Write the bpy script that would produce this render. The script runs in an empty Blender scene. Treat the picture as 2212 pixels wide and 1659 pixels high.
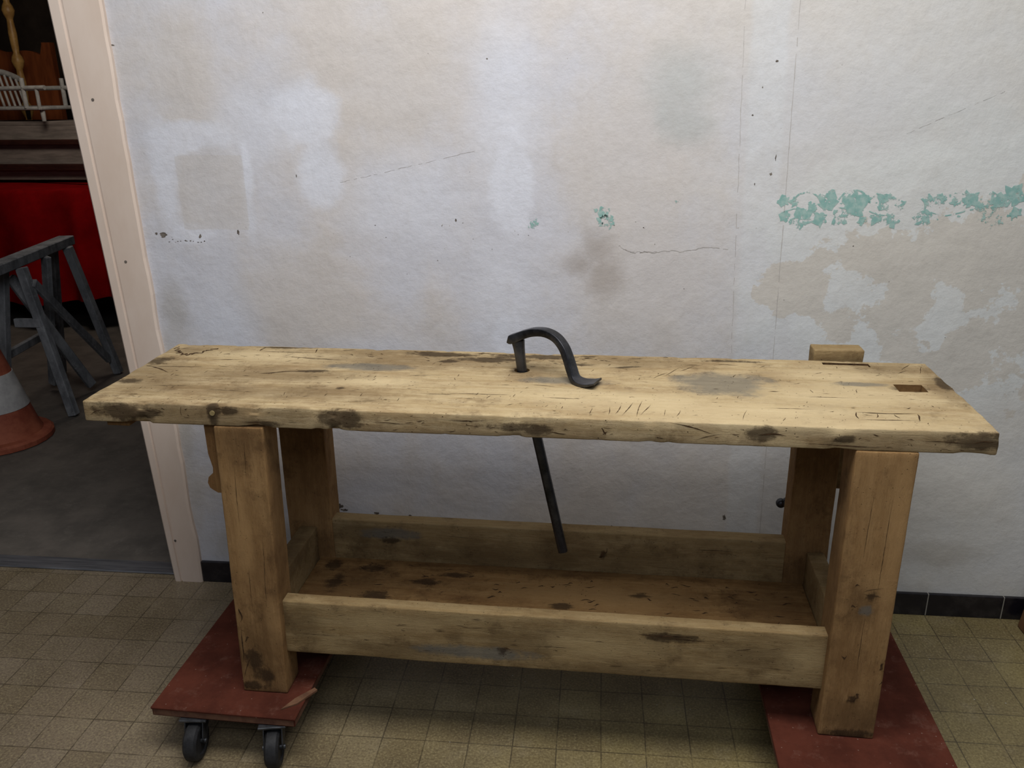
import bpy, bmesh, math, random
import numpy as np
from mathutils import Vector, Matrix, noise
random.seed(7)
scene=bpy.context.scene
scene.view_settings.view_transform='Standard'
scene.view_settings.look='None'
PI=math.pi

# ------------------------------------------------------------ helpers
def lin(c):
    o=[]
    for v in c:
        v/=255.0
        o.append(v/12.92 if v<=0.04045 else ((v+0.055)/1.055)**2.4)
    return (o[0],o[1],o[2],1.0)

class NT:
    """small wrapper for building node materials"""
    def __init__(s,name,rough=0.8,metal=0.0,spec=0.3):
        s.m=bpy.data.materials.new(name); s.m.use_nodes=True
        s.t=s.m.node_tree; s.n=s.t.nodes; s.l=s.t.links
        s.b=s.n['Principled BSDF']
        s.b.inputs['Roughness'].default_value=rough
        s.b.inputs['Metallic'].default_value=metal
        s.b.inputs['Specular IOR Level'].default_value=spec
        s.tc=s.n.new('ShaderNodeTexCoord'); s.co=s.tc.outputs['Object']
    def put(s,sock,v):
        if hasattr(v,'links') or hasattr(v,'is_output'): s.l.new(v,sock)
        else: sock.default_value=v
    def attr(s,name):
        n=s.n.new('ShaderNodeAttribute'); n.attribute_name=name; return n.outputs['Fac']
    def mapping(s,loc=(0,0,0),rot=(0,0,0),scale=(1,1,1),kind='POINT',src=None):
        n=s.n.new('ShaderNodeMapping'); n.vector_type=kind
        s.l.new(src or s.co,n.inputs[0])
        n.inputs['Location'].default_value=loc; n.inputs['Rotation'].default_value=rot; n.inputs['Scale'].default_value=scale
        return n.outputs[0]
    def noise(s,scale=5,detail=4,rough=0.55,vec=None,dist=0.0):
        n=s.n.new('ShaderNodeTexNoise'); s.l.new(vec or s.co,n.inputs['Vector'])
        n.inputs['Scale'].default_value=scale; n.inputs['Detail'].default_value=detail
        n.inputs['Roughness'].default_value=rough; n.inputs['Distortion'].default_value=dist
        return n.outputs['Fac']
    def voro(s,scale=5,vec=None):
        n=s.n.new('ShaderNodeTexVoronoi'); s.l.new(vec or s.co,n.inputs['Vector'])
        n.inputs['Scale'].default_value=scale
        return n.outputs['Distance']
    def math(s,op,a,b=0.0,c=None):
        n=s.n.new('ShaderNodeMath'); n.operation=op
        s.put(n.inputs[0],a); s.put(n.inputs[1],b)
        if c is not None: s.put(n.inputs[2],c)
        return n.outputs[0]
    def ramp(s,v,a,b,lo=0.0,hi=1.0,smooth=True):
        n=s.n.new('ShaderNodeMapRange'); n.interpolation_type='SMOOTHSTEP' if smooth else 'LINEAR'
        s.put(n.inputs['Value'],v); n.inputs['From Min'].default_value=a; n.inputs['From Max'].default_value=b
        n.inputs['To Min'].default_value=lo; n.inputs['To Max'].default_value=hi
        return n.outputs['Result']
    def mix(s,f,a,b,mode='MIX'):
        n=s.n.new('ShaderNodeMix'); n.data_type='RGBA'; n.blend_type=mode
        s.put(n.inputs[0],f); s.put(n.inputs[6],a); s.put(n.inputs[7],b)
        return n.outputs[2]
    def sep(s):
        n=s.n.new('ShaderNodeSeparateXYZ'); s.l.new(s.co,n.inputs[0]); return n.outputs
    def bump(s,h,strength=0.3,dist=0.01):
        n=s.n.new('ShaderNodeBump'); n.inputs['Strength'].default_value=strength; n.inputs['Distance'].default_value=dist
        s.l.new(h,n.inputs['Height']); s.l.new(n.outputs[0],s.b.inputs['Normal'])
    def color(s,v): s.put(s.b.inputs['Base Color'],v); return s.m

def ellv(P,lst):
    """numpy mask: 1 at each ellipsoid centre falling to 0 at its radius"""
    out=np.zeros(len(P))
    for e in lst:
        c,r=e[0],e[1]; d=P-np.array(c)
        if len(e)>2:
            rx,ry,rz=e[2]
            if rz:
                x=d[:,0]*math.cos(rz)+d[:,1]*math.sin(rz); y=-d[:,0]*math.sin(rz)+d[:,1]*math.cos(rz); d=np.stack([x,y,d[:,2]],1)
            if ry:
                x=d[:,0]*math.cos(ry)-d[:,2]*math.sin(ry); z=d[:,0]*math.sin(ry)+d[:,2]*math.cos(ry); d=np.stack([x,d[:,1],z],1)
        g=1-np.sqrt(((d/np.array(r))**2).sum(1)); out=np.maximum(out,g)
    return out
def set_attr(me,name,vals):
    a=me.attributes.new(name,'FLOAT','POINT'); a.data.foreach_set('value',np.asarray(vals,dtype=np.float32))
def coords(me):
    P=np.empty(len(me.vertices)*3); me.vertices.foreach_get('co',P); return P.reshape(-1,3)
def link(ob,parent=None):
    scene.collection.objects.link(ob)
    if parent is not None: ob.parent=parent
    return ob
def mesh_obj(name,bm,mats,parent=None,smooth=False,recalc=True):
    if recalc: bmesh.ops.recalc_face_normals(bm,faces=bm.faces)
    me=bpy.data.meshes.new(name); bm.to_mesh(me); bm.free()
    for m in (mats if isinstance(mats,(list,tuple)) else [mats]): me.materials.append(m)
    if smooth:
        for p in me.polygons: p.use_smooth=True
        if smooth!=True: me.set_sharp_from_angle(angle=smooth)
    return link(bpy.data.objects.new(name,me),parent)
def empty(name,loc=(0,0,0),rot=(0,0,0)):
    e=bpy.data.objects.new(name,None); e.empty_display_size=0.1
    e.location=loc; e.rotation_euler=rot; return link(e)
def tag(o,label,cat,group=None):
    o['label']=label; o['category']=cat
    if group: o['group']=group
def box(bm,a,b,mat=0,bevel=0.0,seg=2):
    x0,y0,z0=a; x1,y1,z1=b
    r=bmesh.ops.create_cube(bm,size=1.0); vs=r['verts']
    for v in vs: v.co=Vector(((x0+x1)/2+v.co.x*(x1-x0),(y0+y1)/2+v.co.y*(y1-y0),(z0+z1)/2+v.co.z*(z1-z0)))
    for f in set(f for v in vs for f in v.link_faces): f.material_index=mat
    if bevel>0:
        es=list(set(e for v in vs for e in v.link_edges))
        bmesh.ops.bevel(bm,geom=es,offset=bevel,segments=seg,affect='EDGES',profile=0.5)
def lattice(a,b,step,r):
    L=[a,a+r*.35,a+r]; n=max(1,int(round((b-a-2*r)/step)))
    for i in range(1,n): L.append(a+r+(b-a-2*r)*i/n)
    return L+[b-r,b-r*.35,b]
def disp(p,amp,seed):
    return noise.noise_vector(p*7+Vector((seed,seed*2,seed)))*amp + noise.noise_vector(p*38+Vector((seed,3,seed)))*amp*0.4
def plank(name,a,b,mats,parent,r=0.004,step=0.012,amp=0.0012,warp=None,seed=0.0,extra=None):
    """hand-worked timber: fine grid box with rounded, slightly irregular edges"""
    X=[lattice(a[i],b[i],step,min(r,(b[i]-a[i])*.2)) for i in range(3)]
    n=[len(x)-1 for x in X]; idx={}; V=[]; Fc=[]
    def vid(i,j,k):
        q=(i,j,k)
        if q not in idx:
            p=Vector((X[0][i],X[1][j],X[2][k]))
            c=Vector([min(max(p[m],a[m]+min(r,(b[m]-a[m])*.2)),b[m]-min(r,(b[m]-a[m])*.2)) for m in range(3)])
            d=p-c
            if d.length>1e-7: p=c+d.normalized()*min(r,d.length)
            p=p+disp(p,amp,seed)
            if extra: p=extra(p)
            if warp: p=warp(p)
            idx[q]=len(V); V.append(p)
        return idx[q]
    for i in range(n[0]):
        for j in range(n[1]):
            Fc.append((vid(i,j,0),vid(i,j+1,0),vid(i+1,j+1,0),vid(i+1,j,0))); k=n[2]
            Fc.append((vid(i,j,k),vid(i+1,j,k),vid(i+1,j+1,k),vid(i,j+1,k)))
    for i in range(n[0]):
        for k in range(n[2]):
            Fc.append((vid(i,0,k),vid(i+1,0,k),vid(i+1,0,k+1),vid(i,0,k+1))); j=n[1]
            Fc.append((vid(i,j,k),vid(i,j,k+1),vid(i+1,j,k+1),vid(i+1,j,k)))
    for j in range(n[1]):
        for k in range(n[2]):
            Fc.append((vid(0,j,k),vid(0,j,k+1),vid(0,j+1,k+1),vid(0,j+1,k))); i=n[0]
            Fc.append((vid(i,j,k),vid(i,j+1,k),vid(i,j+1,k+1),vid(i,j,k+1)))
    me=bpy.data.meshes.new(name); me.from_pydata([tuple(v) for v in V],[],Fc)
    me.materials.append(mats); me.materials.append(m_mark)
    for p in me.polygons: p.use_smooth=True
    return link(bpy.data.objects.new(name,me),parent)
def add_marks(ob,marks,amp,seed,warp=None,slot=1):
    """marks: (plane 'T' or 'F', centre a, centre b, plane height, half length, half width, angle)"""
    bm=bmesh.new(); bm.from_mesh(ob.data); rn=random.Random(5)
    for (pl,ca,cb,h,L,w,ang) in marks:
        n=max(5,int(L/.004)); up=[];dn=[]; ph=rn.random()*10
        for i in range(n+1):
            t=-1+2*i/n; ww=w*max(.06,(1-abs(t)**1.6))*(.55+.9*rn.random())
            off=w*1.5*math.sin(t*2.3+ph)
            for s_,lst in ((1,up),(-1,dn)):
                x=t*L; y=off+s_*ww; A=ca+x*math.cos(ang)-y*math.sin(ang); B=cb+x*math.sin(ang)+y*math.cos(ang)
                p=Vector((A,B,h)) if pl=='T' else Vector((A,h,B))
                p=p+disp(p,amp,seed)
                if warp: p=warp(p)
                p+=Vector((0,0,.0006)) if pl=='T' else Vector((0,-.0006,0))
                lst.append(bm.verts.new(p))
        for i in range(n):
            f=bm.faces.new((dn[i],dn[i+1],up[i+1],up[i])); f.material_index=slot
    bm.to_mesh(ob.data); bm.free()
def paint(ob,lights=(),washes=(),greys=(),stains=()):
    P=coords(ob.data)
    for nm,l in (('lights',lights),('washes',washes),('greys',greys),('stains',stains)): set_attr(ob.data,nm,ellv(P,l))
def rod(bm,p,q,r,r2=None,n=12,cap=True):
    p=Vector(p);q=Vector(q);r2=r if r2 is None else r2
    t=(q-p).normalized(); u=t.orthogonal().normalized(); w=t.cross(u)
    A=[bm.verts.new(p+(u*math.cos(2*PI*i/n)+w*math.sin(2*PI*i/n))*r) for i in range(n)]
    B=[bm.verts.new(q+(u*math.cos(2*PI*i/n)+w*math.sin(2*PI*i/n))*r2) for i in range(n)]
    for i in range(n): bm.faces.new((A[i],A[(i+1)%n],B[(i+1)%n],B[i]))
    if cap: bm.faces.new(A[::-1]); bm.faces.new(B)
def beam(bm,p,q,w,d,up=(0,0,1)):
    p=Vector(p);q=Vector(q);t=(q-p).normalized(); s=t.cross(Vector(up)).normalized(); n=s.cross(t)
    R=[]
    for c in (p,q):
        R.append([bm.verts.new(c+s*(w/2)*i+n*(d/2)*j) for i,j in ((-1,-1),(1,-1),(1,1),(-1,1))])
    for i in range(4): bm.faces.new((R[0][i],R[0][(i+1)%4],R[1][(i+1)%4],R[1][i]))
    bm.faces.new(R[0][::-1]); bm.faces.new(R[1])
def lathe(bm,prof,c=(0,0,0),n=32,twist=0.0,lob=0.0):
    rings=[]
    for k,(r,z) in enumerate(prof):
        ring=[]
        for i in range(n):
            a=2*PI*i/n; rr=r*(1+lob*math.cos(3*(a+z*twist)))
            ring.append(bm.verts.new((c[0]+rr*math.cos(a),c[1]+rr*math.sin(a),c[2]+z)))
        rings.append(ring)
    for A,B in zip(rings,rings[1:]):
        for i in range(n): bm.faces.new((A[i],A[(i+1)%n],B[(i+1)%n],B[i]))
    bm.faces.new(rings[0][::-1]); bm.faces.new(rings[-1])
def sweep(bm,pts,up,n=16,power=3.0):
    P=[Vector(p[0]) for p in pts]; rings=[]
    for k,p in enumerate(P):
        t=(P[min(k+1,len(P)-1)]-P[max(k-1,0)]).normalized()
        s=Vector(up).normalized(); s=(s-t*s.dot(t)).normalized(); m=t.cross(s)
        ring=[]
        for i in range(n):
            a=2*PI*(i+0.5)/n; ca,sa=math.cos(a),math.sin(a); ex=2/power
            x=math.copysign(abs(ca)**ex,ca)*pts[k][1]; y=math.copysign(abs(sa)**ex,sa)*pts[k][2]
            ring.append(bm.verts.new(p+s*x+m*y))
        rings.append(ring)
    for A,B in zip(rings,rings[1:]):
        for i in range(n): bm.faces.new((A[i],A[(i+1)%n],B[(i+1)%n],B[i]))
    bm.faces.new(rings[0][::-1]); bm.faces.new(rings[-1])
def cut(ob,cutters):
    for bmc in cutters:
        me=bpy.data.meshes.new('c'); bmesh.ops.recalc_face_normals(bmc,faces=bmc.faces); bmc.to_mesh(me); bmc.free()
        c=bpy.data.objects.new('c',me); scene.collection.objects.link(c); c.parent=ob.parent
        md=ob.modifiers.new('b','BOOLEAN'); md.operation='DIFFERENCE'; md.solver='EXACT'; md.object=c
        dg=bpy.context.evaluated_depsgraph_get(); dg.update()
        new=bpy.data.meshes.new_from_object(ob.evaluated_get(dg))
        ob.modifiers.clear(); ob.data=new
        bpy.data.objects.remove(c)

# ------------------------------------------------------------ camera
cd=bpy.data.cameras.new('camera'); cd.sensor_width=36; cd.lens=36*1823.7/2212; cd.clip_start=0.05
cam=bpy.data.objects.new('camera',cd); scene.collection.objects.link(cam)
cam.matrix_world=Matrix.Translation((1.1771,-2.4105,1.6029)) @ (Matrix.Rotation(0.1033,4,'Z')@Matrix.Rotation(PI/2-0.3404,4,'X')@Matrix.Rotation(-0.0120,4,'Z'))
scene.camera=cam

# ------------------------------------------------------------ materials
BIG=1000.0
def mat_wall():
    s=NT('wall_plaster',0.88,0,0.15)
    X=s.sep()[0]
    n1=s.noise(1.0,5,0.6,s.mapping(scale=(1.5,1,1.4)))
    n2=s.noise(6,9,0.66)
    n3=s.noise(45,4,0.7)
    n4=s.noise(5.5,10,0.62,s.mapping(loc=(7,3,2)))
    wob=s.math('ADD',s.math('MULTIPLY',s.math('SUBTRACT',n2,0.5),1.8),s.math('MULTIPLY',s.math('SUBTRACT',n3,0.5),0.25))
    c=s.mix(s.ramp(s.math('ADD',n1,s.math('MULTIPLY',wob,0.14)),0.36,0.66),lin((197,198,206)),lin((197,191,187)))
    c=s.mix(s.ramp(X,1.0,2.3,0,0.6),c,lin((200,199,191)))
    def lay(c,name,col,fac,lo,hi,nz,src=None):
        g=s.attr(name); v=s.math('ADD',g,s.math('MULTIPLY',src or wob,nz)); v=s.math('MULTIPLY',v,s.ramp(g,0.0,0.12))
        return s.mix(s.math('MULTIPLY',s.ramp(v,lo,hi),fac),c,lin(col))
    w4=s.math('ADD',s.math('MULTIPLY',s.math('SUBTRACT',n4,0.5),3.4),s.math('MULTIPLY',s.math('SUBTRACT',n3,0.5),0.25))
    c=lay(c,'beige',(195,189,184),0.65,0.05,0.7,0.5)
    c=lay(c,'filler',(206,209,219),0.6,0.1,0.85,0.55)
    c=lay(c,'smear',(212,215,225),0.7,0.15,0.6,0.55,w4)
    c=lay(c,'patch',(193,189,187),0.6,0.03,0.08,0.08)
    c=lay(c,'grey',(174,178,178),0.65,0.1,0.85,0.5)
    c=lay(c,'brown',(154,145,138),0.6,0.1,0.9,0.6)
    c=lay(c,'dirt',(168,162,152),0.5,0.05,0.8,0.5)
    c=lay(c,'strip',(204,207,210),0.45,0.1,0.4,0.3)
    c=lay(c,'paint',(207,211,211),0.6,0.12,0.4,0.45)
    c=lay(c,'peel',(192,185,174),0.7,0.38,0.44,1.0,w4)
    c=s.mix(s.ramp(n3,0.35,0.75,0,0.13),c,lin((150,144,138)))
    c=s.mix(s.ramp(n2,0.52,0.74,0,0.18),c,lin((158,152,147)))
    s.color(c)
    h=s.math('ADD',s.math('MULTIPLY',n2,0.95),s.math('MULTIPLY',n3,0.07))
    h=s.math('ADD',h,s.math('MULTIPLY',s.noise(3,2,.5),1.3))
    s.bump(h,0.52,0.013)
    return s.m
def mat_stencil():
    s=NT('stencil_paint',0.85,0,0.1)
    s.color(s.mix(s.ramp(s.noise(60,3,.6),0.35,0.7),lin((136,177,171)),lin((168,193,187))))
    w=s.ramp(s.math('ADD',s.math('MULTIPLY',s.noise(40,6,.78),0.6),s.math('MULTIPLY',s.noise(13,3,.5),0.4)),0.462,0.484,0,.86)
    tr=s.n.new('ShaderNodeBsdfTransparent'); mx=s.n.new('ShaderNodeMixShader')
    s.l.new(w,mx.inputs[0]); s.l.new(s.b.outputs[0],mx.inputs[2]); s.l.new(tr.outputs[0],mx.inputs[1])
    s.l.new(mx.outputs[0],s.n['Material Output'].inputs[0])
    return s.m
def mat_floor():
    s=NT('floor_tiles',0.42,0,0.45)
    T=0.1135
    wv=s.n.new('ShaderNodeVectorMath'); wv.operation='MULTIPLY_ADD'
    wn0=s.n.new('ShaderNodeTexNoise'); s.l.new(s.co,wn0.inputs['Vector']); wn0.inputs['Scale'].default_value=7; wn0.inputs['Detail'].default_value=2
    s.l.new(wn0.outputs['Color'],wv.inputs[0]); wv.inputs[1].default_value=(.004,.004,0); s.l.new(s.co,wv.inputs[2])
    v=s.mapping(loc=(0.282,0.02,0),scale=(1/T,1/T,0),src=wv.outputs[0])
    sp=s.n.new('ShaderNodeSeparateXYZ'); s.l.new(v,sp.inputs[0])
    fx=s.math('ABSOLUTE',s.math('SUBTRACT',s.math('FRACT',sp.outputs[0]),0.5)); fy=s.math('ABSOLUTE',s.math('SUBTRACT',s.math('FRACT',sp.outputs[1]),0.5))
    e=s.math('MAXIMUM',fx,fy)
    fl=s.n.new('ShaderNodeVectorMath'); fl.operation='FLOOR'; s.l.new(v,fl.inputs[0])
    wn=s.n.new('ShaderNodeTexWhiteNoise'); s.l.new(fl.outputs[0],wn.inputs[0])
    X=s.sep()[0]
    c=s.mix(s.ramp(X,-0.3,1.6),lin((134,120,102)),lin((140,126,84)))
    c=s.mix(s.ramp(wn.outputs['Value'],0,1,0,0.38),c,lin((104,89,62)))
    c=s.mix(s.ramp(s.noise(3,7,.68),0.36,0.66,0,0.6),c,lin((92,79,58)))
    c=s.mix(s.ramp(s.noise(8,6,.7,s.mapping(loc=(5,5,5))),0.5,0.75,0,0.35),c,lin((156,144,118)))
    sk=s.noise(160,3,.72)
    c=s.mix(s.ramp(sk,0.5,0.68,0,0.40),c,lin((176,163,120)))
    c=s.mix(s.ramp(sk,0.5,0.36,0,0.40),c,lin((70,59,42)))
    gr=s.math('MULTIPLY',s.ramp(e,0.480,0.492),s.ramp(s.noise(12,3,.6),0.3,0.6,0.3,0.75))
    c=s.mix(gr,c,lin((60,52,40)))
    d=s.voro(26)
    c=s.mix(s.math('MULTIPLY',s.ramp(d,0.03,0.07,1,0),s.ramp(s.noise(4,2,.5),0.5,0.62,0,0.7)),c,lin((190,186,174)))
    s.color(c)
    s.l.new(s.ramp(s.noise(6,4,.6),0.3,0.7,0.25,0.48),s.b.inputs['Roughness'])
    return s.m
def mat_baseboard():
    s=NT('baseboard_tiles',0.25,0,0.5)
    X=s.sep()[0]
    g=s.ramp(s.math('ABSOLUTE',s.math('SUBTRACT',s.math('FRACT',s.math('MULTIPLY',s.math('SUBTRACT',X,2.238-0.1135),1/0.227)),0.5)),0.004,0.009,1,0)
    c=s.mix(s.ramp(s.noise(25,4,.6),0.4,0.75,0,0.18),lin((22,20,26)),lin((90,84,80)))
    s.color(s.mix(g,c,lin((140,136,128)))); return s.m
def mat_simple(name,a,b,scale=8,rough=0.7,metal=0.0,spec=0.3,bump=0.2,vs=(1,1,1),specks=None):
    s=NT(name,rough,metal,spec)
    n=s.noise(scale,5,.65,s.mapping(scale=vs))
    c=s.mix(s.ramp(n,0.3,0.7),lin(a),lin(b))
    if specks:
        c=s.mix(s.math('MULTIPLY',s.ramp(s.voro(60),0.05,0.12,.8,0),s.ramp(s.noise(9,3,.6),0.42,0.62)),c,lin(specks))
        c=s.mix(s.ramp(s.noise(14,6,.75,s.mapping(loc=(4,1,6))),0.52,0.70,0,0.45),c,lin([x*.55+y*.45 for x,y in zip(b,specks)]))
    s.color(c)
    if bump: s.bump(n,bump,0.004)
    return s.m
def mat_wood(name,axis,light,mid,dark,pits=0.5,seed=0.0,grime=.5):
    s=NT(name,0.86,0,0.12)
    def st(along,across):
        v=[across]*3; v[axis]=along; return tuple(v)
    off=(seed,seed*1.7,seed*.6)
    iso=s.noise(11,8,.74,s.mapping(loc=off))
    add=s.n.new('ShaderNodeVectorMath'); add.operation='MULTIPLY_ADD'
    cmb=s.n.new('ShaderNodeCombineXYZ')
    for i in range(3): s.l.new(iso,cmb.inputs[i])
    s.l.new(cmb.outputs[0],add.inputs[0]); add.inputs[1].default_value=(0.02,0.02,0.02); s.l.new(s.co,add.inputs[2])
    wv=add.outputs[0]
    g1=s.noise(1.0,8,.76,s.mapping(loc=off,scale=st(6,64),src=wv))
    g2=s.noise(1.0,5,.78,s.mapping(loc=off,scale=st(22,300),src=wv))
    big=s.noise(1.0,7,.72,s.mapping(loc=off,scale=st(4.5,9)))
    c=s.mix(s.ramp(g1,0.32,0.70),lin(light),lin(mid))
    c=s.mix(s.ramp(big,0.42,0.68,0,0.55),c,lin(dark))
    c=s.mix(s.ramp(g2,0.47,0.72,0,0.38),c,lin([x*0.78 for x in dark]))
    c=s.mix(s.ramp(iso,0.5,0.70,0,grime),c,lin([dark[0]*.78,dark[1]*.78,dark[2]*.80]))
    wob=s.math('ADD',s.math('MULTIPLY',s.math('SUBTRACT',iso,0.5),3.0),s.math('MULTIPLY',s.math('SUBTRACT',g1,0.5),1.4))
    dk=[x*0.74 for x in dark]
    for nm,col,fac,nz,lo,hi in (('lights',(light[0]*1.10,light[1]*1.11,light[2]*1.12),0.5,.4,.05,.7),('washes',dk,0.5,.5,.05,.8),('greys',(100,101,97),0.64,.5,.05,.6),('stains',(48,36,26),0.78,.7,.12,.6)):
        g=s.attr(nm); v=s.math('ADD',g,s.math('MULTIPLY',wob,nz)); v=s.math('MULTIPLY',v,s.ramp(g,0,0.2))
        c=s.mix(s.math('MULTIPLY',s.ramp(v,lo,hi),fac),c,lin(col))
    pk=s.noise(1.0,4,.65,s.mapping(loc=(seed+4,1,2),scale=st(40,120)))
    pm=s.math('MULTIPLY',s.ramp(pk,0.65,0.75),s.ramp(big,0.36,0.56,0,.85))
    wm=s.math('MULTIPLY',s.ramp(s.voro(75),0.06,0.13,1,0),s.ramp(iso,0.43,0.55))
    k=s.math('MULTIPLY',s.math('MAXIMUM',pm,wm),pits)
    c=s.mix(k,c,lin((58,42,28)))
    s.color(c)
    h=s.math('SUBTRACT',s.math('ADD',s.math('MULTIPLY',g2,0.6),s.math('ADD',s.math('MULTIPLY',g1,0.7),s.math('MULTIPLY',iso,1.0))),k)
    s.bump(h,0.7,0.003)
    return s.m

H=.9264; TT=.05; W=.458
ZB=.14
m_mark=mat_simple('dark_check',(48,35,24),(84,63,43),60,0.9,0,.1,0)
m_wall=mat_wall(); m_sten=mat_stencil(); m_floor=mat_floor(); m_base=mat_baseboard()
def T(u,v,ru,rv,a=0): return ((u,v,H),(ru,rv,.03),(0,0,a))
def F(u,z,ru,rz,a=0): return ((u,0,z),(ru,.022,rz),(0,a,0))
m_top=mat_wood('worktop_wood',0,(193,173,136),(173,150,110),(137,110,76),pits=0.9,seed=1.3,grime=.55)
m_leg=mat_wood('leg_wood',2,(159,126,85),(144,111,72),(112,82,52),pits=0.5,seed=3.1,grime=.45)
m_rail=mat_wood('rail_wood',0,(158,137,100),(144,120,82),(112,88,58),pits=0.6,seed=5.7,grime=.55)
m_shelf=mat_wood('shelf_wood',0,(156,124,82),(138,104,64),(102,72,43),pits=1.0,seed=8.2,grime=.65)
m_dark=mat_wood('old_bracket_wood',2,(128,96,60),(108,78,48),(78,54,34),pits=0.6,seed=2.2)
m_hole=mat_simple('mortise_shade_wood',(96,70,44),(136,104,66),20,0.9,0,.1,0)  # darker wood tone painting the shade inside the worktop holes
m_iron=mat_simple('forged_iron',(32,33,36),(84,85,90),12,0.34,0.85,0.5,0.1)
m_red=mat_simple('dolly_red_board',(68,34,25),(90,47,35),9,0.9,0,0.1,0.25,specks=(140,118,106))
m_ply=mat_simple('dolly_core_wood',(84,54,42),(110,78,60),30,0.85)
m_rubber=mat_simple('caster_rubber',(20,20,22),(42,42,44),30,0.6)
m_steel=mat_simple('caster_steel',(50,52,56),(96,98,102),30,0.45,0.8,0.5)
m_frame=mat_simple('door_casing_paint',(204,185,170),(214,198,185),5,0.6,0,0.3,0.1,(1,1,.4))
m_seam=mat_simple('plaster_seam',(164,160,156),(190,186,182),40,.9,0,.1,0)
m_chip=mat_simple('plaster_hole',(66,60,56),(122,114,106),50,.9,0,.1,0)

# ------------------------------------------------------------ room shell
bm=bmesh.new(); box(bm,(-4.7,-3.6,-.05),(3.6,.045,0)); fl=mesh_obj('floor',bm,m_floor); fl['kind']='structure'
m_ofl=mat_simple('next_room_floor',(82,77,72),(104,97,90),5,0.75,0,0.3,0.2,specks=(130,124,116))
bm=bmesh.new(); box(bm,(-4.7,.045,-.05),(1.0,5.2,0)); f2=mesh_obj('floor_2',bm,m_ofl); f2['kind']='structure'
bm=bmesh.new()
box(bm,(-.20,.001,0),(3.6,.13,2.8)); box(bm,(-4.7,0,0),(-1.45,.13,2.8)); box(bm,(-1.45,0,2.15),(-.20,.13,2.8))
gx=np.linspace(-.2,3.0,268); gz=np.linspace(0,2.4,201)
gv=[[bm.verts.new((x,0,z)) for z in gz] for x in gx]
for i in range(len(gx)-1):
    for j in range(len(gz)-1):
        bm.faces.new((gv[i][j],gv[i+1][j],gv[i+1][j+1],gv[i][j+1]))
LEAF=[(0,-.5),(.08,-.36),(.26,-.46),(.42,-.38),(.38,-.20),(.52,-.02),(.56,.18),(.36,.18),(.26,.34),(.13,.46),(0,.66)]
LEAF=LEAF+[(-x,y) for x,y in LEAF[-2:0:-1]]
def leaf(cx,cz,sz,ang,k):
    vs=[]
    for x,y in LEAF:
        a=ang; x*=random.uniform(.75,1.2); y*=random.uniform(.8,1.15)
        vs.append(bm.verts.new((cx+sz*(x*math.cos(a)-y*math.sin(a)),-.0007-k*.00002,cz+sz*(x*math.sin(a)+y*math.cos(a)))))
    f=bm.faces.new(vs); f.material_index=1
def stem(pts,w=.0018,slot=1,y=-.0006,brk=0.0,jit=0.0):
    P=[]
    for (x0,z0),(x1,z1) in zip(pts,pts[1:]):
        P.append((x0+random.uniform(-jit,jit),z0+random.uniform(-jit,jit)))
    P.append(pts[-1])
    for (x0,z0),(x1,z1) in zip(P,P[1:]):
        if random.random()<brk: continue
        ww=w*random.uniform(.5,1.2)
        dx,dz=x1-x0,z1-z0; L=math.hypot(dx,dz) or 1; nx,nz=-dz/L*ww,dx/L*ww
        f=bm.faces.new([bm.verts.new(p) for p in ((x0+nx,y,z0+nz),(x1+nx,y,z1+nz),(x1-nx,y,z1-nz),(x0-nx,y,z0-nz))]); f.material_index=slot
def chip(cx,cz,rx,rz,slot=3,n=13):
    vs=[]
    for k in range(n):
        a=2*PI*k/n; r=random.uniform(.45,1.0)
        vs.append(bm.verts.new((cx+rx*r*math.cos(a),-.0005,cz+rz*r*math.sin(a))))
    f=bm.faces.new(vs); f.material_index=slot
def wp(px,py): return 1.675+(px-1690)*.001238, 1.325-(py-410)*.00125
LS=[(1695,434,28,.3),(1700,468,24,1.2),(1738,470,48,.5),(1792,434,48,-.4),(1776,474,30,2),(1718,436,20,1.5),(1850,440,58,-1.2),(1820,468,36,2.4),(1915,436,44,.9),(1944,442,24,-1),(1932,470,40,-.6),(1898,472,26,2.6),(1868,476,20,.6),(1758,448,20,2.2),
    (1996,468,38,.2),(2003,434,28,1.3),(2028,430,24,2.3),(2060,434,22,.5),(2090,430,36,-.8),(2112,446,22,1.9),(2148,436,46,.6),(2178,420,44,-.5),(2145,472,36,-2),(2118,468,22,1.1),(2187,458,26,.4)]
for i,(px,py,s_,a) in enumerate(LS):
    x,z=wp(px,py); leaf(x,z,s_*.00124,a,i)
for (x,z,sz,a) in ((1.190,1.262,.034,.3),(1.205,1.236,.038,2.0),(1.186,1.240,.026,1.1),(.992,1.232,.030,.8),(1.392,1.295,.010,.4),(1.17,1.268,.012,1)):
    leaf(x,z,sz,a,3)
for cx,r0 in ((1845,34),(1745,30),(2060,28),(1905,26)):
    pts=[]
    for k in range(15):
        a=PI*(.05+.9*k/14); x,z=wp(cx+r0*math.cos(a),442-r0*math.sin(a)*.9); pts.append((x,z))
    stem(pts,.0024,brk=.15,jit=.001)
for a_,b_ in ((1692,1955),(1992,2190)):
    stem([(wp(p,458+7*math.sin(p*.05))) for p in range(a_,b_,9)],.0018,brk=.35,jit=.001)
for k in range(60):
    x,z=wp(random.choice((random.uniform(1695,1955),random.uniform(1990,2190))),random.uniform(416,486)); chip(x,z,random.uniform(.002,.007),random.uniform(.002,.006),1,9)
stem([(1.710-.019*z,z) for z in np.arange(.05,2.3,.02)],.0008,2,-.0006,.06,.0006)
stem([(1.604-.036*z,z) for z in np.arange(.7,2.3,.02)],.0007,2,-.0006,.3,.0012)
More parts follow.
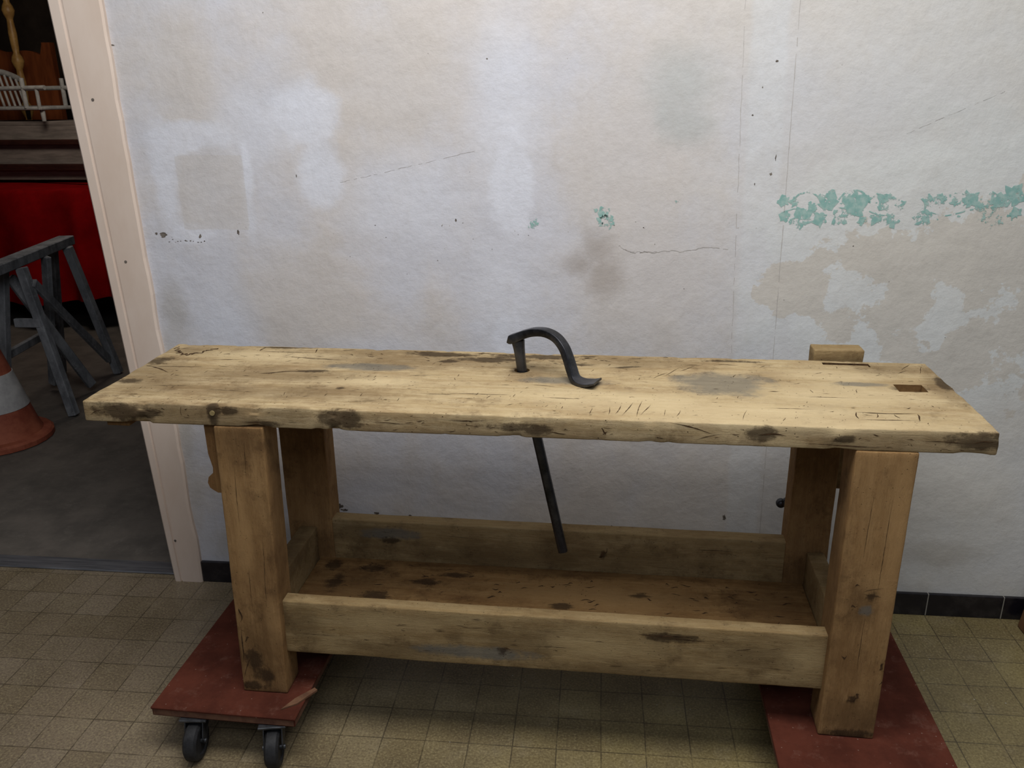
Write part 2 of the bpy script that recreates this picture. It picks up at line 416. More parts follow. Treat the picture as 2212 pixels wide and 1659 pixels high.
CK=[(1.235,1.170),(1.25,1.160),(1.275,1.150),(1.31,1.152),(1.345,1.150),(1.37,1.156),(1.41,1.154),(1.44,1.158),(1.475,1.164),(1.51,1.166),(1.55,1.160)]
CP=[]
for (x0,z0),(x1,z1) in zip(CK,CK[1:]):
    for k in range(5): CP.append((x0+(x1-x0)*k/5,z0+(z1-z0)*k/5))
stem(CP,.0009,2,-.0006,.08,.0022); stem(CP[5:22],.0004,3,-.00065,.4,.0022)
stem([(.44+.01*k,1.345+.0022*k) for k in range(40)],.0004,2,-.0006,.4,.0012)
stem([(1.98+.01*k,1.47+.0045*k) for k in range(24)],.0004,2,-.0006,.4,.0012)
for c_ in ((-.116,1.192,.015,.009),(.0,1.189,.007,.007),(.119,1.200,.005,.009),(-.135,1.196,.006,.004),(.312,1.364,.002,.006),(.870,1.67,.003,.003),(1.631,1.654,.005,.004),(1.641,1.367,.005,.0045),
    (1.60,1.59,.002,.003),(1.592,.316,.007,.014),(.355,.305,.012,.012),(.37,.292,.018,.006),(.34,.29,.008,.012),(.475,.285,.010,.007),(.586,.273,.010,.012),(.771,1.24,.003,.006),(1.24,.265,.016,.012),(1.58,1.52,.003,.003),(1.65,1.41,.002,.010),(1.60,1.34,.002,.004),(-.185,1.72,.012,.003)):
    chip(*c_)
for k in range(12): chip(-.10+.01*k+random.uniform(-.004,.004),1.174+random.uniform(-.006,.008),random.uniform(.002,.005),random.uniform(.001,.0025))
for k in range(80): chip(random.uniform(-.1,2.5),random.uniform(.2,1.9),random.uniform(.0006,.002),random.uniform(.0006,.002),random.choice((2,2,3)),7)
for k in range(30): chip(random.gauss(1.0,.5),random.gauss(1.2,.04),random.uniform(.001,.003),random.uniform(.001,.0025),random.choice((2,3)),7)
wall=mesh_obj('wall_back',bm,[m_wall,m_sten,m_seam,m_chip],recalc=False); wall['kind']='structure'
P=coords(wall.data); E=lambda x,z,rx,rz:((x,0,z),(rx,BIG,rz))
def setw(n,l): set_attr(wall.data,n,ellv(P,l))
setw('filler',[E(.343,1.54,.14,.14),E(.38,1.36,.10,.14),E(.915,1.55,.16,.45),E(.2,1.50,.2,.2),E(.62,1.30,.3,.2),E(.9,.98,.16,.3),E(.05,.88,.16,.25),E(.16,1.25,.03,.14),E(.5,.8,.3,.15)])
setw('smear',[E(-.085,1.34,.07,.22),E(.0,1.47,.20,.06),E(.343,1.54,.15,.13),E(.385,1.37,.10,.13),E(.165,1.38,.03,.12),E(.93,1.35,.08,.2),E(.92,.9,.07,.15),E(-.02,1.20,.10,.04)])
setw('beige',[E(.62,1.62,.3,.3),E(1.25,1.40,.32,.45),E(1.3,1.05,.38,.4),E(.28,1.0,.28,.28),E(.0,1.65,.15,.25)])
setw('grey',[E(1.392,1.60,.17,.16),E(1.405,1.50,.13,.10),E(1.36,1.53,.08,.13)])
setw('brown',[E(1.175,1.16,.08,.09),E(1.192,1.08,.11,.10),E(1.13,1.11,.09,.07)])
setw('dirt',[E(.11,.14,.35,.15),E(2.25,.22,.2,.07),E(-.15,.6,.06,.6),E(-.12,.95,.07,.15),E(1.0,.05,2.,.08)])
bx=np.minimum(.112-abs(P[:,0]-.055),.118-abs(P[:,2]-1.315)); set_attr(wall.data,'patch',np.clip(bx/.15,0,1))
bx=.062-abs(P[:,0]-(1.655-.027*P[:,2])); set_attr(wall.data,'strip',np.clip(bx/.06,0,1))
setw('paint',[E(2.15,1.1,.7,.55)])
setw('peel',[E(2.16,1.20,.30,.16),E(2.30,1.10,.30,.22),E(2.34,1.34,.16,.09),E(1.95,1.15,.24,.14),E(2.03,.98,.26,.18),E(1.76,1.04,.16,.12),E(2.2,.86,.24,.18),E(2.42,1.0,.2,.4),E(1.86,.92,.16,.12)])
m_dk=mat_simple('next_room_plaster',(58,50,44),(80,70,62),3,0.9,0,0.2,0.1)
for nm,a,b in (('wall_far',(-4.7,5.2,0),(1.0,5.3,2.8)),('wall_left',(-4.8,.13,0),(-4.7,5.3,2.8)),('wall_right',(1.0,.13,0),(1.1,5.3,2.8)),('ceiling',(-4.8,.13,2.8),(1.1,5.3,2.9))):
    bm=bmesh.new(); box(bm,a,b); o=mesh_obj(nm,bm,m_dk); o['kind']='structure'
bm=bmesh.new(); box(bm,(-.150,-.012,0.0),(3.6,0,.078),0,.002,2); o=mesh_obj('baseboard_back',bm,m_base); o['kind']='structure'
bm=bmesh.new()
def casing(xs,y0):
    zt=2.25; n=40; rows=[]
    for k in range(n+1):
        t=k/n; z=zt*t
        l=xs[0]+(xs[2]-xs[0])*t; r=xs[1]+(xs[3]-xs[1])*t
        w=.005*noise.noise(Vector((z*5,xs[0],0)))+.003*noise.noise(Vector((z*21,xs[0],0)))
        rows.append([bm.verts.new(p) for p in ((l,.10,z),(l,y0+.006,z),(l+.006,y0,z),(l+(r-l)*.22,y0,z),(l+(r-l)*.24,y0+.006,z),(l+(r-l)*.28,y0+.006,z),(l+(r-l)*.30,y0+.001,z),(r-.006+w,y0+.001,z),(r+w,y0+.006,z),(r+w,.10,z))])
    for A,B in zip(rows,rows[1:]):
        for i in range(len(A)): bm.faces.new((A[i],A[(i+1)%len(A)],B[(i+1)%len(A)],B[i]))
    bm.faces.new(rows[0][::-1]); bm.faces.new(rows[-1])
casing((-.252,-.150,-.362,-.196),-.018)
for f in bm.faces: f.material_index=0
for x,z in ((-.255,1.577),(-.237,1.114),(-.225,.16)):
    n0=len(bm.faces); rod(bm,(x,-.0185,z),(x,-.0165,z),.004)
    bm.faces.ensure_lookup_table()
    for f in bm.faces[n0:]: f.material_index=1
o=mesh_obj('trim_1',bm,[m_frame,m_chip]); o['kind']='structure'
bm=bmesh.new(); box(bm,(-1.45,-.018,0),(-1.35,.13,2.15)); box(bm,(-1.45,-.018,2.08),(-.2,.10,2.2)); o=mesh_obj('trim_2',bm,m_frame); o['kind']='structure'
m_thr=mat_simple('threshold_metal',(120,122,128),(166,168,174),30,0.4,0.8,0.5,0.2,(.2,4,1))
bm=bmesh.new(); box(bm,(-1.36,.018,0),(-.26,.09,.008),0,.003,2); o=mesh_obj('trim_3',bm,m_thr); o['kind']='structure'

# ------------------------------------------------------------ workbench
BY=-.6941; TH=-.0237
bench=empty('workbench',(0,BY,0),(0,0,TH))
tag(bench,'old pale worn wooden workbench with lower shelf standing on two dollies','workbench')
def chips(p):
    # chipped, worn arrises of the slab
    p=p.copy(); nz=noise.noise(Vector((p.x*11,p.y*11,4.2)))+.5*noise.noise(Vector((p.x*37,p.y*37,1.2)))
    k=max(0,nz-.2)
    if p.z>H-.012:
        if p.y<.012: p.y+=.012*k; p.z-=.010*k
        if p.y>W-.012: p.y-=.010*k; p.z-=.006*k
    if p.z<H-TT+.012 and p.y<.012: p.y+=.010*k; p.z+=.008*k
    if p.x<.02 or p.x>1.98:
        e=noise.noise(Vector((p.y*22,p.z*30,p.x)))*.005*(1-min(1,min(abs(p.x),abs(2-p.x))/.02)); p.x+=e
    return p
top=plank('worktop',(0,0,H-TT),(2.0,W,H),m_top,bench,.0035,.009,.0009,seed=1.0,extra=chips)
top['label']='thick scarred wooden top with stains, saw cuts and a square hole'
c1=bmesh.new(); box(c1,(1.872,.236,H-.2),(1.936,.286,H+.1))
c2=bmesh.new(); rod(c2,(.988,.312,H-.2),(.988,.312,H+.1),.0195,n=20)
c3=bmesh.new(); box(c3,(1.742,.414,H-.005),(1.856,.440,H+.1))
bpy.context.view_layer.update()
cut(top,[c1,c2,c3])
if len(top.data.materials)<3: top.data.materials.append(m_hole)
for p in top.data.polygons:
    c=p.center
    if abs(p.normal.z)<.5 and ((1.86<c.x<1.945 and .228<c.y<.294) or ((c.x-.988)**2+(c.y-.312)**2<.024**2)): p.material_index=2
    if abs(p.normal.z)<.5 and 1.73<c.x<1.87 and .405<c.y<.445: p.material_index=1
top.data.set_sharp_from_angle(angle=.7)
TM=[]
def t_(u,v,L,w,a=0): TM.append(('T',u,v,H,L,w,a))
def f_(u,z,L,w,a=0): TM.append(('F',u,z,0,L,w,a))
for q in [(.377,.24,.045,.0022,.25),(.42,.25,.03,.0012,.1),(.055,.24,.05,.002,-.5),(.10,.26,.07,.0013,.1),
     (1.23,.06,.03,.0009,1.35),(1.25,.065,.045,.0008,1.3),(1.275,.07,.05,.0008,1.42),(1.29,.065,.035,.0008,1.25),(1.21,.05,.025,.0007,1.5),(1.17,.045,.02,.0007,1.5),(1.33,.05,.02,.0006,1.4),(1.36,.05,.02,.0006,1.3),
     (1.80,.092,.064,.0016),(1.80,.052,.060,.0010),(1.738,.074,.020,.0014,1.5),(1.864,.072,.020,.0014,1.5),(1.78,.075,.012,.001,1.2),(1.82,.075,.012,.001,1.8),
     (1.33,.30,.03,.001,.9),(1.36,.33,.04,.001,1.0),(1.40,.36,.03,.001,.8),(1.5,.40,.03,.0012),(1.42,.39,.02,.0012),(.335,.446,.078,.0014),(.335,.408,.078,.0012),(.258,.427,.019,.0016,1.57),(.412,.427,.019,.0016,1.57),
     (.9,.13,.09,.0009,.04),(.82,.12,.05,.0007),(.43,.36,.10,.0012,-.06),(.2,.33,.05,.0009),(1.1,.12,.04,.0009),(1.94,.42,.03,.001,1.0),(1.97,.40,.03,.0009,1.2),(1.92,.38,.02,.0009,.8),
     (.75,.25,.05,.0007,.1),(1.05,.2,.03,.0007,-.2),(1.6,.1,.06,.0006,.02),(1.5,.055,.03,.0006,1.3),(1.7,.18,.05,.0006,.05),(.15,.12,.06,.0007,.05),(.3,.1,.05,.0007,-.05),(.66,.06,.04,.0008,.1),(.5,.44,.02,.0015,.1),(.87,.44,.03,.0015,0),(1.15,.44,.03,.0015,0),(1.27,.43,.02,.0015,.2)]: t_(*q)
for k in range(14):   # curved gouge near the back corner
    t=-1+2*k/13; t_(.068+.055*t,.362+.058*t*t,.010,.0042,math.atan2(.116*t,.055))
for q in [(1.38,.915,.05,.0012,-.25),(1.42,.895,.03,.0008,.3),(1.10,.89,.02,.0012),(.73,.9,.04,.0008),(1.70,.887,.08,.001),(.9,.912,.05,.0008),(1.2,.9,.006,.004),(.24,.91,.012,.0008,1.5),(1.9,.902,.05,.0008),(.42,.89,.04,.001),(1.97,.905,.02,.0015,.2),(.03,.9,.015,.0015,.3),(1.55,.905,.03,.0015)]: f_(*q)
rn=random.Random(3)
for k in range(210): t_(rn.uniform(.03,1.97),rn.uniform(.02,.44),rn.uniform(.002,.013),rn.uniform(.0004,.0009),rn.choice((0,0,.1,-.1,.6,1.3,1.6))+rn.uniform(-.1,.1))
for k in range(44): t_(rn.gauss(.9,.25),rn.gauss(.40,.03),rn.uniform(.003,.012),rn.uniform(.0008,.0018),rn.uniform(-.3,.3))
for k in range(50): f_(rn.uniform(.03,1.97),rn.uniform(.884,.920),rn.uniform(.002,.012),rn.uniform(.0005,.001),rn.uniform(-.1,.1))
TM=[q for q in TM if not (q[0]=='T' and (1.85<q[1]<1.96 and .21<q[2]<.31)) and not (q[0]=='T' and abs(q[1]-.988)<.03 and abs(q[2]-.312)<.03) and q[2]<.452+ (q[0]=='F')]
add_marks(top,TM,.0009,1.0,None,1)
paint(top,
  stains=[F(.09,.907,.085,.034),F(.60,.905,.09,.036),F(.63,.905,.05,.03),F(.316,.905,.018,.05),F(1.53,.906,.045,.024),F(1.96,.905,.085,.028),F(1.05,.895,.05,.018),F(.15,.90,.06,.018),F(.45,.885,.05,.012),F(.36,.915,.03,.015),F(1.7,.90,.03,.012),F(1.0,.9,.1,.014),
     T(.77,.425,.16,.03),T(1.02,.43,.2,.03),T(.79,.365,.035,.014),T(.90,.39,.14,.03),T(.3,.445,.08,.012),T(.57,.14,.016,.013),T(.98,.31,.03,.03),T(1.9,.26,.055,.035),T(1.99,.30,.025,.08),T(.02,.3,.05,.06),T(.03,.14,.06,.03),T(1.13,.37,.08,.016),T(1.52,.43,.12,.012),T(.47,.26,.08,.016,.1),T(1.25,.36,.06,.012,.2)],
  washes=[T(.1,.15,.24,.17),T(.05,.22,.18,.16),T(.35,.22,.42,.10,.1),T(.75,.37,.5,.14),T(.45,.1,.5,.09),T(.06,.4,.1,.06),T(1.25,.4,.35,.09),T(1.98,.28,.06,.2),F(.3,.9,.6,.06),F(1.0,.88,.7,.04),F(1.9,.89,.4,.04),T(.6,.43,.4,.05),T(1.0,.3,.12,.09),T(1.9,.4,.15,.08)],
  greys=[T(1.485,.25,.15,.12),T(1.50,.25,.11,.09),T(1.43,.27,.1,.07),T(.6,.3,.16,.04),T(1.1,.24,.15,.04),T(1.8,.28,.09,.02)],
  lights=[T(1.45,.08,.5,.08),T(1.2,.13,.35,.07),T(1.75,.2,.3,.10),T(.35,.37,.3,.06),T(1.75,.34,.2,.06),T(1.6,.02,.5,.05),T(.65,.2,.15,.04)])
def legL(co):
    t=(co.z-ZB)/(H-TT-ZB); co=co.copy(); co.x+=(-.015*(1-t)+.002*t); return co
ZL=ZB+.001; ZT=H-TT-.0005
L1=plank('leg',(.311,-.002,ZL),(.428,.080,ZT),m_leg,bench,.004,.011,.0012,legL,2.0)
add_marks(L1,[('F',.322,.28,-.002,.05,.0014,1.5),('F',.325,.37,-.002,.02,.003,1.5),('F',.33,.22,-.002,.04,.001,1.2),('F',.40,.5,-.002,.1,.0006,1.55),('F',.35,.7,-.002,.08,.0005,1.55),('F',.335,.30,-.002,.008,.003,.4),('F',.38,.8,-.002,.05,.0005,1.55),('F',.36,.45,-.002,.06,.0005,1.58)],.0012,2.0,legL)
L2=plank('leg',(1.724,-.002,ZL),(1.850,.090,ZT),m_leg,bench,.004,.011,.0012,None,4.0)
add_marks(L2,[('F',1.842,.345,-.002,.010,.003,.9),('F',1.758,.365,-.002,.006,.003,.2),('F',1.79,.25,-.002,.013,.003,.2),('F',1.765,.553,-.002,.006,.002,.2),('F',1.762,.500,-.002,.005,.002,.2),('F',1.80,.26,-.002,.006,.003,.9),('F',1.845,.30,-.002,.006,.0015,1.5),('F',1.81,.65,-.002,.12,.0005,1.56),('F',1.77,.7,-.002,.08,.0005,1.56),('F',1.80,.545,-.002,.022,.0008,.3),('F',1.80,.53,-.002,.02,.0008,-.2),('F',1.79,.40,-.002,.08,.0005,1.57)],.0012,4.0)
L3=plank('leg',(.300,.375,ZL),(.430,.450,ZT),m_leg,bench,.004,.012,.0012,None,6.0)
L4=plank('leg',(1.690,.375,ZL),(1.800,.450,ZT),m_leg,bench,.004,.012,.0012,None,8.0)
paint(L1,stains=[((.34,0,.24),(.035,.04,.06)),((.36,0,.19),(.05,.04,.04)),((.33,0,.16),(.05,.05,.02)),((.36,0,.90),(.1,.05,.03))],washes=[((.35,0,.25),(.10,.06,.2)),((.37,0,.85),(.1,.1,.12)),((.42,.04,.6),(.03,.08,.5))],lights=[((.40,0,.35),(.03,.03,.1)),((.35,0,.6),(.03,.03,.2))])
paint(L2,stains=[((1.80,0,.150),(.09,.05,.02)),((1.79,0,.25),(.02,.03,.015)),((1.80,0,.53),(.018,.03,.018))],washes=[((1.78,0,.5),(.06,.05,.1)),((1.8,0,.2),(.12,.06,.1)),((1.724,.05,.5),(.03,.1,.5))],greys=[((1.79,0,.49),(.02,.04,.02))],lights=[((1.80,0,.56),(.05,.03,.05)),((1.83,0,.7),(.03,.05,.35))])
paint(L3,washes=[((.36,.375,.8),(.15,.1,.3)),((.36,.375,.35),(.15,.1,.1))]); paint(L4,washes=[((1.75,.375,.8),(.15,.1,.35)),((1.75,.375,.3),(.15,.1,.15))])
S1=plank('stretcher',(.414,.022,.252),(1.735,.060,.402),m_rail,bench,.004,.012,.0014,None,3.0)
add_marks(S1,[('F',1.36,.372,.022,.07,.0018,-.04),('F',1.40,.366,.022,.05,.0013,.02),('F',1.54,.35,.022,.02,.001,.3),('F',.66,.39,.022,.02,.0008,0),('F',.9,.36,.022,.03,.0006,0),('F',1.1,.32,.022,.05,.0006,0),('F',.98,.305,.022,.008,.0015,0),('F',.50,.31,.022,.05,.0005,0),('F',1.62,.30,.022,.04,.0005,0)]+[('F',rn.uniform(.45,1.7),rn.uniform(.27,.39),.022,rn.uniform(.003,.02),rn.uniform(.0004,.0009),rn.uniform(-.15,.15)) for k in range(24)],.0014,3.0)
S2=plank('stretcher',(.425,.380,.262),(1.700,.425,.437),m_rail,bench,.004,.014,.0012,None,5.0)
add_marks(S2,[('F',1.2,.37,.38,.012,.004,.4),('F',1.21,.38,.38,.012,.0015,1.2),('F',.6,.38,.38,.03,.0008,0),('F',1.5,.4,.38,.05,.0008,0),('F',.8,.40,.38,.04,.0006,0)],.0012,5.0)
S3=plank('stretcher',(.335,.082,.262),(.385,.374,.415),m_rail,bench,.004,.02,.0014,None,6.5)
S4=plank('stretcher',(1.745,.092,.262),(1.79,.374,.415),m_rail,bench,.004,.02,.0014,None,7.5)
G=lambda u,y,z,ru,rz:((u,y,z),(ru,.03,rz))
paint(S1,stains=[G(1.38,.022,.37,.10,.015),G(.97,.022,.30,.02,.014)],washes=[G(1.55,.022,.33,.16,.07),G(1.0,.022,.32,.16,.08),G(.47,.022,.33,.08,.1),G(1.3,.022,.27,.5,.03),G(.7,.022,.28,.3,.04),G(1.08,.022,.36,.06,.02),G(.85,.022,.33,.04,.03)],greys=[G(.9,.022,.29,.2,.025)],lights=[G(1.2,.022,.33,.2,.05),G(.7,.022,.36,.2,.04),G(1.68,.022,.33,.08,.06)])
paint(S2,stains=[G(1.2,.38,.37,.02,.03),G(.60,.38,.38,.04,.015)],washes=[G(1.1,.38,.35,1.0,.09),G(.5,.38,.4,.15,.06),G(.8,.38,.34,.3,.06),G(1.05,.38,.39,.04,.02)],greys=[G(.6,.38,.4,.12,.025)])
paint(S3,washes=[((.36,.2,.415),(.1,.3,.1))]); paint(S4,washes=[((.36,.2,.415),(.1,.3,.1))])
SH=plank('shelf',(.386,.061,.290),(1.744,.379,.315),m_shelf,bench,.003,.012,.0012,None,9.0)
SM=[('T',rn.uniform(.45,1.7),rn.uniform(.12,.36),.315,rn.uniform(.004,.016),rn.uniform(.001,.0028),rn.uniform(-.3,.3)) for k in range(70)]
add_marks(SH,SM,.0012,9.0)
paint(SH,washes=[((.5,.2,.315),(.25,.3,.1)),((1.65,.25,.315),(.2,.3,.1)),((1.,.37,.315),(.9,.05,.1)),((1.1,.08,.315),(.9,.04,.1))],
  stains=[((x,y,.315),(rx*1.2,ry*1.5,.03)) for x,y,rx,ry in ((.55,.33,.04,.02),(.6,.2,.05,.02),(.72,.28,.05,.012),(.47,.25,.03,.05),(.8,.32,.06,.012),(1.1,.2,.04,.012),(1.3,.27,.05,.012),(.66,.15,.03,.01),(.44,.33,.03,.03))],lights=[((1.2,.25,.315),(.35,.09,.03))])
jaw=plank('vise_jaw',(1.728,.468,.56),(1.852,.525,.952),m_rail,bench,.004,.012,.0022,None,11.0)
jaw['label']='wooden vise jaw board rising behind the worktop'
paint(jaw,washes=[((1.79,.46,.93),(.15,.02,.04))])
bm=bmesh.new(); rod(bm,(1.745,.43,.60),(1.745,.60,.60),.016,n=16)
rod(bm,(1.70,.505,.495),(1.87,.565,.60),.008,n=10)
bmesh.ops.create_uvsphere(bm,u_segments=14,v_segments=8,radius=.014,matrix=Matrix.Translation((1.692,.502,.492)))
vs=mesh_obj('vise_screw',bm,m_iron,jaw,smooth=.7); vs['label']='dark iron vise screw with ball-ended handle'
bm=bmesh.new()
prof=[(.002,.876),(.034,.876),(.034,.70),(.014,.70),(.006,.705),(-.004,.712),(-.008,.725),(-.004,.740),(.008,.748),(.010,.765),(.003,.80)]
A=[bm.verts.new((.281+u,.012,z)) for u,z in prof]; B=[bm.verts.new((.281+u,.060,z)) for u,z in prof]
bm.faces.new(A); bm.faces.new(B[::-1])
for i in range(len(A)): bm.faces.new((A[i],A[(i+1)%len(A)],B[(i+1)%len(A)],B[i]))
tb=mesh_obj('tool_bracket',bm,m_dark,bench); tb['label']='dark notched wooden bracket against the leg'
bt=plank('batten',(.045,.012,H-TT-.013),(.10,.10,H-TT-.002),m_dark,bench,.003,.03,.002,None,12.0); paint(bt)
bm=bmesh.new(); rod(bm,(.316,-.002,.909),(.316,-.0045,.909),.006,n=14)
m_brass=mat_simple('brass',(170,150,100),(194,176,130),30,.4,.5,.5,0)
mesh_obj('nail_head',bm,m_brass,bench)

# ------------------------------------------------------------ holdfast
def cr(P,n=6):
    out=[]
    for i in range(len(P)-1):
        p0=P[max(i-1,0)];p1=P[i];p2=P[i+1];p3=P[min(i+2,len(P)-1)]
        for k in range(n):
            t=k/n
            out.append(tuple(.5*((2*b)+(-a+c)*t+(2*a-5*b+4*c-d)*t*t+(-a+3*b-3*c+d)*t**3) for a,b,c,d in zip(p0,p1,p2,p3)))
    out.append(P[-1]); return out
bm=bmesh.new()
sh=[(1.097,.285,.430,.0125,.0125),(1.040,.298,.69,.0125,.0125),(.988,.312,.926,.0140,.0125),(.984,.313,.958,.0145,.0125),(.981,.315,.982,.0145,.0140),(.978,.317,1.002,.0145,.0165)]
sweep(bm,[(p[:3],p[3],p[4]) for p in sh],(0,1,0),16,3.0)
arm=[(.9615,.320,1.006,.0145,.0105),(.964,.319,1.0065,.0150,.0115),(.978,.316,1.012,.0145,.0115),(.998,.311,1.022,.0140,.0105),(1.022,.303,1.030,.0140,.0098),(1.050,.292,1.032,.0140,.0092),(1.076,.280,1.023,.0140,.0090),(1.095,.267,1.004,.0140,.0090),(1.107,.255,.980,.0145,.009),(1.116,.244,.956,.0150,.0088),(1.125,.233,.937,.016,.0075),(1.140,.222,.9310,.021,.0055),(1.160,.213,.9325,.027,.004),(1.180,.207,.939,.030,.0025)]
sweep(bm,[(p[:3],p[3],p[4]) for p in cr(arm,6)],(.45,.9,0),16,9.0)
hf=mesh_obj('holdfast',bm,m_iron,None,smooth=.55)
hf.location=(0,BY,0); hf.rotation_euler=(0,0,TH)
tag(hf,'black forged iron holdfast with curved hook set in the worktop hole','clamp')

# ------------------------------------------------------------ dollies
def dolly(cx,cy,lx,ly,rot,label,swiv,xs):
    e=empty('furniture_dolly',(cx,cy,0),(0,0,rot)); tag(e,label,'dolly','furniture dollies under the workbench')
    bm=bmesh.new(); box(bm,(-lx/2,-ly/2,.114),(lx/2,ly/2,.136),1,.003,2); box(bm,(-lx/2-.002,-ly/2-.002,.134),(lx/2+.002,ly/2+.002,ZB),0,.0015,1)
    mesh_obj('platform',bm,[m_red,m_ply],e)
    for i,(sx,sy) in enumerate(((-1,-1),(1,-1),(-1,1),(1,1))):
        x=xs[i]; y=sy*(ly/2-.022); a=swiv[i]
        bm=bmesh.new()
        box(bm,(-.034,-.030,.108),(.034,.030,.1138),0,.001,1)
        lathe(bm,[(.022,.100),(.024,.102),(.024,.108),(.020,.1085)],n=18)
        for s_ in (-1,1):
            vsx=[(s_*.021,yy,zz) for yy,zz in ((-.02,.104),(.022,.104),(.036,.06),(.030,.044),(.018,.044),(-.008,.08))]
            vi=[bm.verts.new(v) for v in vsx]; vo=[bm.verts.new((v[0]+s_*.003,v[1],v[2])) for v in vsx]
            bm.faces.new(vi); bm.faces.new(vo[::-1])
            for k in range(6): bm.faces.new((vi[k],vi[(k+1)%6],vo[(k+1)%6],vo[k]))
        box(bm,(-.024,-.02,.1005),(.024,.022,.104))
        rod(bm,(-.028,.026,.05),(.028,.026,.05),.006,n=10)
        c=mesh_obj('caster',bm,m_steel,e,smooth=.5); c.location=(x,y,0); c.rotation_euler=(0,0,a)
        bm=bmesh.new()
        pr=[(.012,-.014),(.030,-.014),(.033,-.0175),(.042,-.0175),(.0485,-.012),(.0495,0),(.0485,.012),(.042,.0175),(.033,.0175),(.030,.014),(.012,.014)]
        lathe(bm,pr,n=32)
        bmesh.ops.rotate(bm,verts=bm.verts,cent=(0,0,0),matrix=Matrix.Rotation(PI/2,3,'Y'))
        bmesh.ops.translate(bm,verts=bm.verts,vec=(0,.026,.0497))
        mesh_obj('wheel',bm,m_rubber,c,smooth=.6)
    return e
dolly(.283,-.487,.375,.60,-.03,'red-brown topped dolly with black casters below the workbench leg',(PI+.10,PI+.22,1.0,.3),(-.082,.122,-.11,.11))
dolly(1.818,-.57,.395,.72,-.02,'red-brown topped dolly with dust specks under a thick leg',(.4,.2,1.0,.3),(-.12,.12,-.12,.12))
bm=bmesh.new()
A=[(.418,-.765,0),(.452,-.743,0),(.487,-.690,0),(.478,-.684,0),(.442,-.728,0)]
lo=[bm.verts.new((x,y,ZB+.0005)) for x,y,_ in A]; hi=[bm.verts.new((x,y,ZB+.004+.004*i/4)) for i,(x,y,_) in enumerate(A)]
bm.faces.new(lo[::-1]); bm.faces.new(hi)
for i in range(5): bm.faces.new((lo[i],lo[(i+1)%5],hi[(i+1)%5],hi[i]))
m_shim=mat_simple('shim_wood',(84,56,40),(112,80,58),30,.85)
sh_=mesh_obj('wood_shim',bm,m_shim); tag(sh_,'thin dark splintered wood shim lying on the dolly beside the leg','wood scrap')
tm=bmesh.new(); box(tm,(-.045,-.04,0),(.045,.04,.16),0,.005,3)
for v in tm.verts: v.co.x+=.02*v.co.z/.16
m_tim=mat_simple('brown_timber',(84,58,38),(112,82,56),20,.8,0,.2,.2,(1,1,.2))
to=mesh_obj('timber_block',tm,m_tim); to.location=(2.545,-.085,0); tag(to,'dark brown upright timber block on the floor by the tiled baseboard','wood block')

# ------------------------------------------------------------ next room contents
m_or=mat_simple('cone_orange',(122,58,42),(156,88,64),10,0.7); m_wh=mat_simple('cone_band',(150,148,148),(182,180,178),10,0.6)
cone=empty('traffic_cone',(-1.70,1.12,0)); tag(cone,'faded orange traffic cone with white reflective band on the floor','traffic cone')
bm=bmesh.new()
lathe(bm,[(.195,.03),(.185,.05),(.172,.09),(.022,.66),(.016,.667),(.01,.667)],n=40); mesh_obj('cone_body',bm,m_or,cone,smooth=.6)
def cr_(z): return .172+(.022-.172)*(z-.09)/.57+.003
bm=bmesh.new(); lathe(bm,[(cr_(.17)-.004,.17),(cr_(.17),.171),(cr_(.34),.34),(cr_(.34)-.004,.341)],n=40); mesh_obj('reflective_band',bm,m_wh,cone,smooth=.6)
bm=bmesh.new(); lathe(bm,[(.225,0),(.236,.004),(.236,.026),(.225,.036),(.18,.040)],n=24); mesh_obj('cone_base',bm,m_or,cone)

m_grey=mat_simple('trestle_wood',(96,98,102),(142,144,148),14,.85,0,.2,.2,(1,1,.5),specks=(206,206,206))
saw=empty('sawhorse',(-1.74,1.7,0)); tag(saw,'weathered grey wooden sawhorse trestle beside the traffic cone','sawhorse')
def sp(name,p,q,w,d,up=(0,0,1)):
    bm=bmesh.new(); o=Vector((-1.68,1.7,0)); beam(bm,Vector(p)-o,Vector(q)-o,w,d,up)
    bmesh.ops.bevel(bm,geom=bm.edges[:],offset=.004,segments=1,affect='EDGES')
    return mesh_obj(name,bm,m_grey,saw)
sp('beam',(-1.62,1.26,.80),(-1.77,2.12,.80),.085,.05)
sp('leg',(-1.60,1.46,.778),(-1.46,1.44,0.005),.045,.045,(0,1,0))
sp('leg',(-1.70,1.46,.778),(-1.86,1.47,0.005),.045,.045,(0,1,0))
sp('leg',(-1.71,2.02,.778),(-1.60,2.12,0.005),.045,.045,(0,1,0))
sp('leg',(-1.80,2.02,.778),(-1.95,2.10,0.005),.045,.045,(0,1,0))
sp('brace',(-1.56,1.47,.70),(-1.62,2.08,.10),.025,.045)
sp('brace',(-1.82,1.50,.30),(-1.89,2.05,.30),.025,.045)
sp('brace',(-1.68,1.44,.50),(-1.54,1.44,.50),.025,.045)
sp('brace',(-1.70,1.50,.72),(-1.57,1.80,.04),.03,.05)
sp('brace',(-1.66,1.75,.778),(-1.80,1.80,.04),.03,.05)

